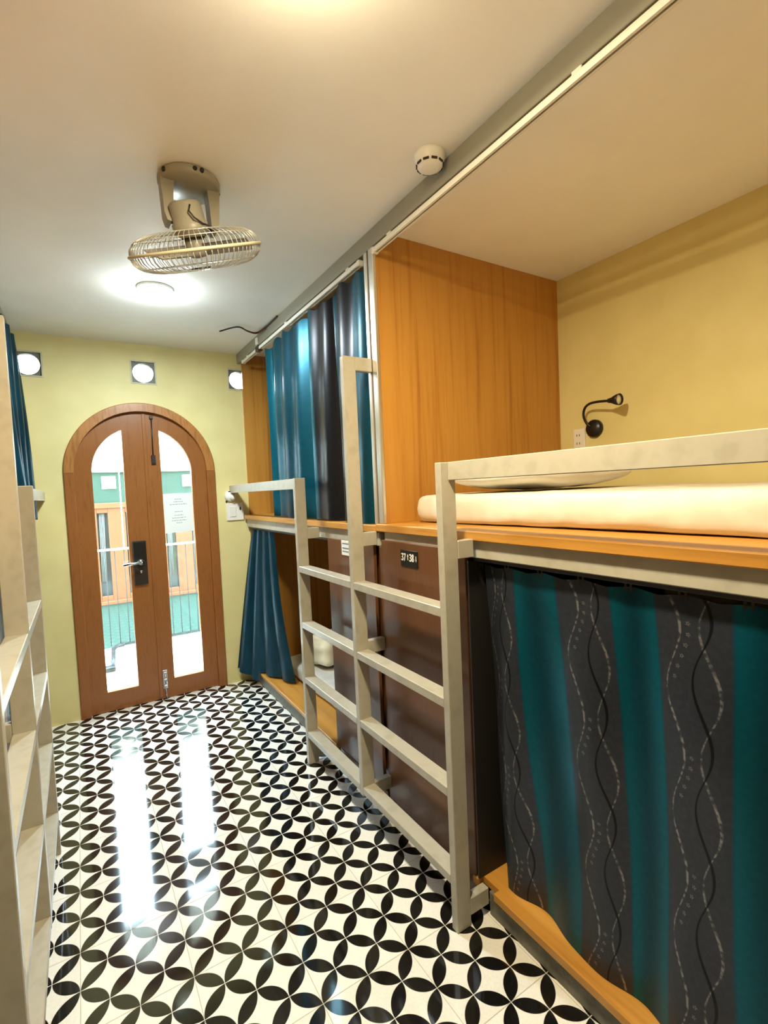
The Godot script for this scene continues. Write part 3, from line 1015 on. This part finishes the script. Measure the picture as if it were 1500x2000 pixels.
func build_bedding() -> void:
	# upper mattress, its front edge a little askew to the board
	var turn := Basis(Vector3.UP, deg_to_rad(3.0))
	var m1 := soft_box(Vector3(0.99, 0.115, 1.94), 0.036, 0.007, 3, Transform3D(turn, Vector3(1.785, 1.331 + 0.060, -0.805)))
	single("mattress", m1, M.sheet, "thick cream white sheeted mattress on the upper bunk behind the guard rail", "mattress", "white bunk mattresses")
	var plump := func(p: Vector3) -> Vector3:
		var e := 1.0 - 0.62 * pow(clampf(absf(p.x) / 0.34, 0.0, 1.0), 2.5) - 0.25 * pow(clampf(absf(p.z) / 0.22, 0.0, 1.0), 3.0)
		return Vector3(p.x, p.y * maxf(e, 0.16), p.z)
	var pl := soft_box(Vector3(0.70, 0.105, 0.42), 0.045, 0.010, 8, Transform3D(Basis(Vector3.UP, 0.05), Vector3(1.675, 1.449 + 0.060, -1.42)), 0.025, plump)
	single("pillow", pl, M.pillow, "plump cream pillow lying on the upper bunk mattress", "pillow")
	var m2 := soft_box(Vector3(0.96, 0.10, 1.24), 0.045, 0.012, 5, Transform3D(Basis.IDENTITY, Vector3(1.75, 0.110 + 0.054, -3.03)), 0.03)
	single("mattress", m2, M.sheet, "thin white sheeted mattress in the lower bunk beside the gathered curtain", "mattress", "white bunk mattresses")
	var b := soft_box(Vector3(0.40, 0.21, 0.26), 0.055, 0.022, 9, Transform3D(Basis(Vector3.UP, 0.25), Vector3(1.56, 0.218 + 0.116, -3.28)), 0.022)
	single("folded_blanket", b, M.bundle, "bulky cream folded blanket bundle on the lower bunk mattress", "blanket")

func build_fan() -> void:
	var at := Vector3(0.395, CEIL, -1.83)
	var t := thing("ceiling_fan", "small orbit ceiling fan with a tilted wire cage and grey bracket", "fan", at)
	# canopy plate against the ceiling
	var st := new_st(true)
	lathe(st, [Vector2(0.0, -0.001), Vector2(0.098, -0.001), Vector2(0.102, -0.008), Vector2(0.102, -0.022), Vector2(0.094, -0.030), Vector2(0.0, -0.034)], Transform3D.IDENTITY, 40)
	part(t, "canopy", st, M.fan_body, true)
	for s in [[-0.088, 0.05], [0.10, -0.01], [0.0, 0.10], [0.022, 0.10]]:
		var scw := new_st(true)
		lathe(scw, [Vector2(0, 0.006), Vector2(0.007, 0.006), Vector2(0.007, -0.006), Vector2(0, -0.006)], Transform3D(Basis(Vector3.RIGHT, PI / 2), Vector3(s[0], -0.016, s[1])), 12)
		part(t, "screw", scw, M.black, true)
	# yoke: two arms leaning inwards, joined by a curved bridge
	var arm_top := [-0.092, 0.092]
	for k in 2:
		var sgn := -1.0 if k == 0 else 1.0
		var a := new_st()
		var poly := PackedVector2Array([Vector2(sgn * 0.096, -0.02), Vector2(sgn * 0.052, -0.02), Vector2(sgn * 0.058, -0.07), Vector2(sgn * 0.062, -0.15), Vector2(sgn * 0.070, -0.168), Vector2(sgn * 0.082, -0.165), Vector2(sgn * 0.090, -0.14)])
		prism(a, poly, Transform3D(Basis.IDENTITY, Vector3(0, 0, -0.028)), 0.056)
		part(t, "yoke_arm", a, M.fan_body, true)
	var ax := Basis.from_euler(Vector3(deg_to_rad(21.0), 0.0, deg_to_rad(17.0)))
	var hub := Vector3(0.012, -0.235, 0.0)
	var xf := Transform3D(ax, hub)
	var piv := new_st(true)
	tube(piv, [Vector3(-0.070, -0.150, 0), Vector3(0.070, -0.150, 0)], 0.012, 12)
	part(t, "pivot", piv, M.dark_metal, true)
	var mo := new_st(true)
	lathe(mo, [Vector2(0, 0.150), Vector2(0.044, 0.148), Vector2(0.052, 0.140), Vector2(0.054, 0.085), Vector2(0.060, 0.080), Vector2(0.058, 0.046), Vector2(0.048, 0.040), Vector2(0, 0.038)], xf, 28)
	part(t, "motor", mo, M.fan_body, true)
	var dk := new_st(true)
	lathe(dk, [Vector2(0.036, 0.046), Vector2(0.040, 0.040), Vector2(0.040, 0.034), Vector2(0, 0.034)], xf, 24)
	part(t, "motor_collar", dk, M.black, true)
	var cord := new_st(true)
	tube(cord, [xf * Vector3(0.004, 0.132, 0.056), xf * Vector3(-0.006, 0.115, 0.064), xf * Vector3(0.006, 0.094, 0.066), xf * Vector3(0.03, 0.076, 0.058), Vector3(0.066, -0.158, 0.03)], 0.003, 6)
	part(t, "cord", cord, M.dark_metal, true)
	# wire cage
	var rad := 0.222
	var dome := func(u: float, up: float) -> Vector2:
		# u 0 at the hub, 1 at the rim
		return Vector2(lerpf(0.035, rad, u), up * 0.062 * pow(1.0 - pow(u, 4.0), 0.5))
	for g in 2:
		var up := 1.0 if g == 0 else -1.0
		var wr := new_st(true)
		for k in 72:
			var an := TAU * k / 72.0
			var pts := []
			for j in 9:
				var q: Vector2 = dome.call(1.0 - pow(1.0 - j / 8.0, 1.6), up)
				pts.append(xf * Vector3(cos(an) * q.x, q.y, sin(an) * q.x))
			tube(wr, pts, 0.0014, 4)
		for u in [0.25, 0.6, 0.86]:
			var q: Vector2 = dome.call(u, up)
			var ring := []
			for j in 48:
				ring.append(xf * Vector3(cos(TAU * j / 48.0) * q.x, q.y, sin(TAU * j / 48.0) * q.x))
			tube(wr, ring, 0.0015, 5, true)
		part(t, "rear_grille" if g == 0 else "front_grille", wr, M.fan_wire, true)
	var rim := new_st(true)
	var rr := []
	for j in 64:
		rr.append(xf * Vector3(cos(TAU * j / 64.0) * rad, 0, sin(TAU * j / 64.0) * rad))
	tube(rim, rr, 0.0055, 8, true)
	part(t, "rim", rim, M.fan_rim, true)
	for k in 3:
		var bl := new_st(true)
		var a0 := TAU * k / 3.0 + 0.5
		var nu := 8
		var nv := 6
		var P := func(i: int, j: int) -> Vector3:
			var r := lerpf(0.035, 0.192, float(i) / nu)
			var w := lerpf(0.045, 0.11, sin(float(i) / nu * 1.9) ) * (1.0 - 0.25 * pow(float(i) / nu, 6.0))
			var v := float(j) / nv - 0.5
			return xf * Vector3(cos(a0 + v * w / r) * r, v * 0.034, sin(a0 + v * w / r) * r)
		for i in nu:
			for j in nv:
				for z in [0.0015, -0.0015]:
					var o: Vector3 = xf.basis.y * z
					quad(bl, P.call(i, j) + o, P.call(i + 1, j) + o, P.call(i + 1, j + 1) + o, P.call(i, j + 1) + o, o)
		part(t, "blade", bl, M.fan_blade, true)
	var cap := new_st(true)
	lathe(cap, [Vector2(0, 0.034), Vector2(0.034, 0.034), Vector2(0.036, -0.01), Vector2(0.026, -0.022), Vector2(0, -0.026)], xf, 24)
	part(t, "hub", cap, M.fan_blade, true)
	var bd := new_st(true)
	lathe(bd, [Vector2(0, -0.054), Vector2(0.034, -0.054), Vector2(0.034, -0.062), Vector2(0, -0.065)], xf, 24)
	part(t, "badge", bd, M.dark_metal, true)

func build_small_things() -> void:
	# smoke detector
	var d := thing("smoke_detector", "round white smoke detector on the ceiling beside the grey beam", "smoke detector", Vector3(1.060, CEIL, -1.325))
	var st := new_st(true)
	lathe(st, [Vector2(0, -0.0005), Vector2(0.052, -0.0005), Vector2(0.052, -0.012), Vector2(0.049, -0.018), Vector2(0.047, -0.030), Vector2(0.040, -0.042), Vector2(0.026, -0.046), Vector2(0, -0.047)], Transform3D.IDENTITY, 36)
	part(d, "body", st, M.plastic, true)
	for k in 10:
		var a := TAU * k / 10.0
		var s := new_st()
		var b := Basis(Vector3.UP, -a)
		bx(s, Vector3(0.0415, -0.0400, -0.010), Vector3(0.0465, -0.0330, 0.010), 0.001, Transform3D(b, Vector3.ZERO))
		part(d, "slot", s, M.dark_metal, true)
	# reading lamp
	var l := thing("reading_lamp", "black gooseneck reading lamp on the yellow wall above the pillow", "lamp", Vector3(2.314, 1.749, -1.602))
	var bs := new_st(true)
	var out := Transform3D(Basis(Vector3(0, 0, 1), PI / 2), Vector3(2.3138, 1.749, -1.602))
	lathe(bs, [Vector2(0, 0.0), Vector2(0.046, 0.0), Vector2(0.046, 0.016), Vector2(0.040, 0.024), Vector2(0, 0.026)], out, 32)
	part(l, "base", bs, M.black)
	var nk := new_st(true)
	var cv := Curve3D.new()
	for p in [Vector3(2.292, 1.760, -1.612), Vector3(2.282, 1.778, -1.630), Vector3(2.272, 1.815, -1.640), Vector3(2.262, 1.850, -1.628), Vector3(2.243, 1.868, -1.590), Vector3(2.225, 1.870, -1.535), Vector3(2.212, 1.862, -1.455)]:
		cv.add_point(p)
	for k in cv.point_count:
		var a := cv.get_point_position(maxi(k - 1, 0))
		var b := cv.get_point_position(mini(k + 1, cv.point_count - 1))
		cv.set_point_in(k, (a - b) / 6.0)
		cv.set_point_out(k, (b - a) / 6.0)
	var pts := []
	for k in 33:
		pts.append(cv.sample_baked(cv.get_baked_length() * k / 32.0, true))
	tube(nk, pts, 0.0065, 10)
	part(l, "gooseneck", nk, M.black)
	var hd := new_st(true)
	var dir := Vector3(-0.05, -0.06, 1.0).normalized()
	var bz := Basis(dir.cross(Vector3.UP).normalized(), dir, Vector3.ZERO)
	bz.z = bz.x.cross(bz.y)
	lathe(hd, [Vector2(0, -0.008), Vector2(0.011, -0.006), Vector2(0.014, 0.012), Vector2(0.024, 0.035), Vector2(0.028, 0.055), Vector2(0.025, 0.055), Vector2(0.019, 0.035), Vector2(0, 0.030)], Transform3D(bz, Vector3(2.212, 1.862, -1.452)), 24)
	var head := part(l, "head", hd, M.black)
	var ln := new_st(true)
	lathe(ln, [Vector2(0.0225, 0.047), Vector2(0.012, 0.050), Vector2(0, 0.051)], Transform3D(bz, Vector3(2.212, 1.862, -1.452)), 24)
	part(head, "lens", ln, M.plastic)
	# socket
	var o := thing("wall_socket", "white double socket on the yellow wall under the reading lamp", "socket", Vector3(2.314, 1.70, -1.695))
	part(o, "plate", box(Vector3(2.304, 1.640, -1.730), Vector3(2.3138, 1.758, -1.660), 0.003), M.plastic)
	for y in [1.675, 1.718]:
		for z in [-1.708, -1.692]:
			part(o, "slot", box(Vector3(2.3032, y, z - 0.002), Vector3(2.3045, y + 0.012, z + 0.002), 0.0003), M.dark_metal)
	# switch plate and round sensor on the end wall
	var sp := thing("switch_plate", "white square switch plate on the yellow wall beside the arched door", "switch", Vector3(1.039, 1.286, END))
	part(sp, "plate", box(Vector3(0.973, 1.286, END + 0.0005), Vector3(1.105, 1.423, END + 0.012), 0.004), M.plastic)
	part(sp, "rocker", box(Vector3(0.995, 1.315, END + 0.011), Vector3(1.045, 1.395, END + 0.016), 0.003), M.plastic)
	part(sp, "card_slot", box(Vector3(1.074, 1.365, END + 0.0115), Vector3(1.084, 1.390, END + 0.0135), 0.001), M.black)
	var sn := thing("wall_sensor", "round white sensor on the wall just above the switch plate", "sensor", Vector3(1.010, 1.478, END))
	var ss := new_st(true)
	var fw := Transform3D(Basis(Vector3.RIGHT, PI / 2), Vector3(1.008, 1.478, END + 0.0005))
	lathe(ss, [Vector2(0, 0.0), Vector2(0.044, 0.0), Vector2(0.044, 0.018), Vector2(0.036, 0.028), Vector2(0, 0.030)], fw, 32)
	part(sn, "body", ss, M.plastic)
	var eye := new_st(true)
	lathe(eye, [Vector2(0.022, 0.028), Vector2(0.021, 0.046), Vector2(0.014, 0.052), Vector2(0, 0.053)], Transform3D(fw.basis, fw.origin + Vector3(0.010, -0.010, 0)), 24)
	part(sn, "eye", eye, M.plastic)
	part(sn, "mark", box(Vector3(0.990, 1.510, END + 0.026), Vector3(1.010, 1.518, END + 0.031), 0.001), M.black)
	part(sn, "mark", box(Vector3(0.972, 1.428, END + 0.0005), Vector3(0.982, 1.442, END + 0.008), 0.001), M.black)
	# loose cable stub under the ceiling
	var cb := thing("loose_cable", "loose dark cable sticking out under the ceiling above the curtain", "cable", Vector3(1.10, CEIL, -3.27))
	var c1 := new_st(true)
	var cc := Curve3D.new()
	for p in [Vector3(0.850, 2.556, -3.31), Vector3(0.945, 2.572, -3.225), Vector3(1.02, 2.563, -3.255), Vector3(1.085, 2.566, -3.27), Vector3(1.112, 2.575, -3.15), Vector3(1.113, 2.578, -2.95)]:
		cc.add_point(p)
	for k in cc.point_count:
		var a := cc.get_point_position(maxi(k - 1, 0))
		var b := cc.get_point_position(mini(k + 1, cc.point_count - 1))
		cc.set_point_in(k, (a - b) / 7.0)
		cc.set_point_out(k, (b - a) / 7.0)
	var p1 := []
	for k in 31:
		p1.append(cc.sample_baked(cc.get_baked_length() * k / 30.0, true))
	tube(c1, p1, 0.005, 8)
	part(cb, "sleeve", c1, M.black)
	var c2 := new_st(true)
	var p2 := []
	for k in range(8, 20):
		p2.append(p1[k] + Vector3(0.004, -0.006, 0.004))
	tube(c2, p2, 0.003, 6)
	part(cb, "wire", c2, mat(c8(110, 44, 34), 0.5))
